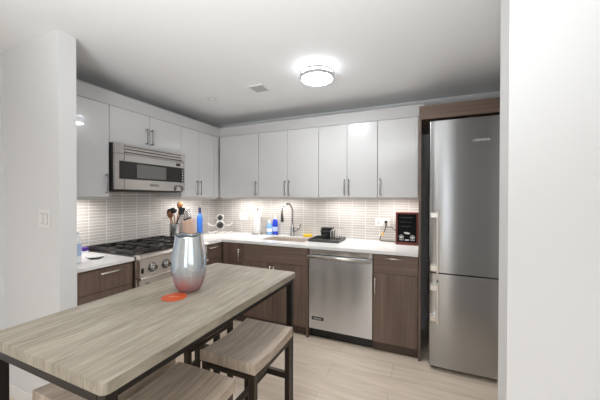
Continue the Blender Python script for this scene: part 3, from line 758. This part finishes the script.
obj('box', box(BM(), 1.665, 1.805, -.21, -.115, ZT+.0165, ZT+.135, .008), 'black', t)
obj('rim', box(BM(), 1.660, 1.810, -.216, -.109, ZT+.088, ZT+.104, .004), 'steel_dark', t)
t = thing('drinking_glass', 'small clear glass lying in front of the dark container on the tray', 'glass', (1.735, -.31, ZT+.016))
obj('glass', lathe(BM(), [(0, ZT+.0165), (.022, ZT+.0165), (.027, ZT+.07), (.025, ZT+.07), (.020, ZT+.021), (0, ZT+.021)], (1.735, -.31, 0), 28), 'clear', t)

# red wooden framed radio
RX0, RX1, RYf, RYb = 2.468, 2.680, -.215, -.095
RZ0, RZ1 = ZT, ZT+.325
t = thing('tabletop_radio', 'red cherry wood cabinet radio with black front on the worktop by the refrigerator panel', 'radio', (2.57, -.13, ZT))
w_ = .017
for x in (RX0, RX1-w_): obj('side_panel', box(BM(), x, x+w_, RYf, RYb, RZ0, RZ1, .002), 'cherry', t)
obj('bottom_panel', box(BM(), RX0+w_, RX1-w_, RYf, RYb, RZ0, RZ0+.026, .002), 'cherry_h', t)
obj('top_panel', box(BM(), RX0+w_, RX1-w_, RYf, RYb, RZ1-w_, RZ1, .002), 'cherry_h', t)
f = obj('front', box(BM(), RX0+w_, RX1-w_, RYf+.008, RYb+.004, RZ0+.026, RZ1-w_, .001), 'face', t)
yy = RYf+.0078
for z, n in ((RZ1-.05, 6), (RZ1-.095, 5), (RZ1-.14, 6)):
    bm = BM()
    for k in range(n):
        x = RX0+.042+k*.024+random.uniform(-.003, .003); l = random.uniform(.008, .016)
        box(bm, x-l/2, x+l/2, yy-.001, yy+.001, z-.003+random.uniform(-.004, .004), z+.002)
    obj('scale_marks', bm, 'markdim', f)
obj('emblem', xform(lathe(BM(), [(0, -.001), (.03, -.001), (.03, .001), (0, .001)], (0, 0, 0), 28, sy=.32), Matrix.Translation(((RX0+RX1)/2, yy, RZ0+.118)) @ Matrix.Rotation(math.radians(8), 4, 'Y') @ FACE_B), 'mark', f)
for x in (RX0+.054, RX1-.054):
    k = obj('dial', lathe(BM(), [(0, 0), (.012, 0), (.011, .016), (0, .017)], (x, yy, RZ0+.078), 24, axis='y'), 'mark', f)
    bm = BM(); torus(bm, (x, yy-.001, RZ0+.078), .021, .0018, 32, 6, axis='y'); obj('dial_ring', bm, 'mark', k)
    bm = BM(); box(bm, x-.02, x+.02, yy-.001, yy+.001, RZ0+.046, RZ0+.051); obj('dial_caption', bm, 'mark', k)
bm = BM(); box(bm, (RX0+RX1)/2-.02, (RX0+RX1)/2+.02, yy-.001, yy+.001, RZ0+.044, RZ0+.055); obj('scale_marks', bm, 'mark', f)
# plug and cord
t = thing('power_cord', 'dark power cord hanging from the wall socket to the red radio', 'cord', (2.35, -.03, 1.1))
px = 2.3515
obj('plug', box(BM(), px-.014, px+.014, -.045, -.0172, 1.108, 1.136, .005), 'black', t)
def smoothp(P, n=8):
    P = [Vector(p) for p in P]; out = []
    for i in range(len(P)-1):
        a, b, c, d_ = P[max(i-1, 0)], P[i], P[i+1], P[min(i+2, len(P)-1)]
        for k in range(n):
            s = k/n; out.append(.5*((2*b)+(c-a)*s+(2*a-5*b+4*c-d_)*s*s+(3*b-a-3*c+d_)*s**3))
    out.append(P[-1]); return out
obj('cable', tube(BM(), smoothp([(px, -.045, 1.118), (px+.002, -.056, 1.09), (px-.01, -.05, 1.03), (px-.05, -.045, .965), (px-.06, -.05, .925), (px-.02, -.06, .920), (px+.05, -.06, .920), (px+.112, -.10, .921)]), .005, 8), 'cord', t)
obj('cable', tube(BM(), smoothp([(px+.002, -.045, 1.115), (px+.02, -.058, 1.075), (px+.06, -.06, 1.07), (px+.10, -.08, 1.04), (px+.116, -.10, 1.02)]), .004, 8), 'cord', t)
obj('yellow_tag', tube(BM(), smoothp([(px-.020, -.049, 1.01), (px-.032, -.047, .99), (px-.045, -.046, .972)], 4), .008, 10), 'yellow', t)

# ------------------------------------------------------------------ the table
X0, X1, Y0, Y1 = 1.310, 1.962, -2.752, -1.543
t = thing('counter_height_table', 'long grey oak table on a dark metal frame', 'table', ((X0+X1)/2, (Y0+Y1)/2, 0))
def rrect(x0, x1, y0, y1, r, n=6):
    out = []
    for cx, cy, a0 in ((x1-r, y1-r, 0), (x0+r, y1-r, PI/2), (x0+r, y0+r, PI), (x1-r, y0+r, 1.5*PI)):
        for k in range(n+1): a = a0+k*PI/2/n; out.append((cx+r*math.cos(a), cy+r*math.sin(a)))
    return out
bm = prism(BM(), rrect(X0, X1, Y0, Y1, .016), .866, .900); bmesh.ops.bevel(bm, geom=[e for e in bm.edges if abs(e.verts[0].co.z-e.verts[1].co.z) < 1e-6], offset=.002, segments=1, affect='EDGES')
obj('tabletop', bm, 'oak', t, ang=.5)
i_ = .012
for y in (Y0+i_, Y1-i_-.035): obj('end_rail', box(BM(), X0+i_+.035, X1-i_-.035, y, y+.035, .826, .8655, .002), 'bronze_k', t)
for x in (X0+i_, X1-i_-.035): obj('side_rail', box(BM(), x, x+.035, Y0+i_+.035, Y1-i_-.035, .838, .8655, .002), 'bronze_k', t)
for x in (X0+i_, X1-i_-.035):
    for y in (Y0+i_, Y1-i_-.035):
        obj('leg', box(BM(), x, x+.035, y, y+.035, 0, .8655, .002), 'bronze_k', t)
# vase
VX_, VY_ = 1.597, -2.094
zt = .9003
t = thing('glass_vase', 'tall iridescent silver glass vase with a pink base on the table', 'vase', (VX_, VY_, zt))
prof = [(.0, 0), (.046, 0), (.054, .003), (.068, .028), (.080, .065), (.0865, .105), (.088, .14), (.085, .18), (.079, .22), (.073, .255), (.069, .278), (.068, .288), (.066, .290),
        (.0645, .287), (.066, .276), (.070, .254), (.076, .219), (.082, .18), (.085, .14), (.0835, .105), (.077, .066), (.064, .03), (.050, .010), (.0, .008)]
def vw(th, z):
    k = max(0, (z-zt-.25)/.04); return .005*k*math.sin(2*th+.6)+.003*k*math.sin(5*th)
bm = lathe(BM(), [(r, z+zt) for r, z in prof], (VX_, VY_, 0), 64, wob=vw)
obj('vessel', bm, 'vase', t, ang=1.2)
bm = torus(BM(), (VX_, VY_, zt+.291), .067, .0022, 64, 8)
for v in bm.verts: v.co.z += vw(math.atan2(v.co.y-VY_, v.co.x-VX_), zt+.29)
obj('rim', bm, 'steel_dark', t)
# coaster
t = thing('coaster', 'flat round orange coaster on the table in front of the vase', 'coaster', (1.614, -2.207, zt))
obj('disc', lathe(BM(), [(0, zt), (.056, zt), (.057, zt+.0015), (.056, zt+.003), (0, zt+.003)], (1.614, -2.207, 0), 48), 'orange', t)
bm = BM()
for k in range(5):
    a = .41; u = -.02+k*.01
    box(bm, -.003, .003, -.006, .006, zt+.0029, zt+.0034, rot=Matrix.Translation((1.614+u*math.cos(a), -2.207+u*math.sin(a), 0)) @ Matrix.Rotation(a+.2*(k % 2), 4, 'Z'))
obj('print', bm, 'orange_p', t)

# ------------------------------------------------------------------ stools
def make_stool(x0, x1, y0, y1, label):
    cx, cy = (x0+x1)/2, (y0+y1)/2; hx, hy = (x1-x0)/2, (y1-y0)/2
    t = thing('counter_stool', label, 'stool', (cx, cy, 0), 'backless grey oak stools round the table')
    bm = BM(); n = 16; T = []; B = []
    for i in range(n+1):
        v = -1+2*i/n; dz = -.014*(1-v*v); y = cy+hy*v
        T.append([bm.verts.new((x, y, .602+dz)) for x in (x0, x0+.004, x1-.004, x1)])
        B.append([bm.verts.new((x, y, .550+dz*.55)) for x in (x0, x0+.004, x1-.004, x1)])
        T[-1][0].co.z -= .003; T[-1][3].co.z -= .003
    for i in range(n):
        for k in range(3):
            bm.faces.new((T[i][k], T[i][k+1], T[i+1][k+1], T[i+1][k])); bm.faces.new((B[i][k], B[i+1][k], B[i+1][k+1], B[i][k+1]))
        bm.faces.new((T[i][0], T[i+1][0], B[i+1][0], B[i][0])); bm.faces.new((T[i][3], B[i][3], B[i+1][3], T[i+1][3]))
    bm.faces.new((T[0][0], B[0][0], B[0][1], B[0][2], B[0][3], T[0][3], T[0][2], T[0][1]))
    bm.faces.new((T[n][0], T[n][1], T[n][2], T[n][3], B[n][3], B[n][2], B[n][1], B[n][0]))
    obj('seat', bm, 'oak_d', t, ang=.5)
    lw = .03; ins = .006
    ax0, ax1, ay0, ay1 = x0+ins, x1-ins, y0+ins, y1-ins
    bm = BM()
    for y in (ay0, ay1-lw): box(bm, ax0+lw, ax1-lw, y, y+lw, .515, .538, .002)
    for x in (ax0, ax1-lw): box(bm, x, x+lw, ay0+lw, ay1-lw, .512, .536, .002)
    obj('seat_frame', bm, 'bronze', t)
    for x in (ax0, ax1-lw):
        for y in (ay0, ay1-lw): obj('leg', box(BM(), x, x+lw, y, y+lw, 0, .5465, .002), 'bronze', t)
    for y in (ay0, ay1-lw): obj('footrest', box(BM(), ax0+lw, ax1-lw, y+.002, y+lw-.002, .30, .335, .002), 'bronze', t)
    obj('stretcher', box(BM(), (ax0+ax1)/2-.012, (ax0+ax1)/2+.012, ay0+lw, ay1-lw, .305, .33, .002), 'bronze', t)
    return t
st = make_stool(1.670, 2.000, -2.095, -1.675, 'grey oak stool on the open right side of the table, nearer the dishwasher')
copy_thing(st, (1.813, -2.425, 0), 'grey oak stool on the open right side of the table, nearest the camera')
copy_thing(st, (1.372, -1.835, 0), 'grey oak stool tucked under the far left side of the table, behind the right stools')
copy_thing(st, (1.430, -2.392, 0), 'grey oak stool mostly hidden under the near left corner of the table')
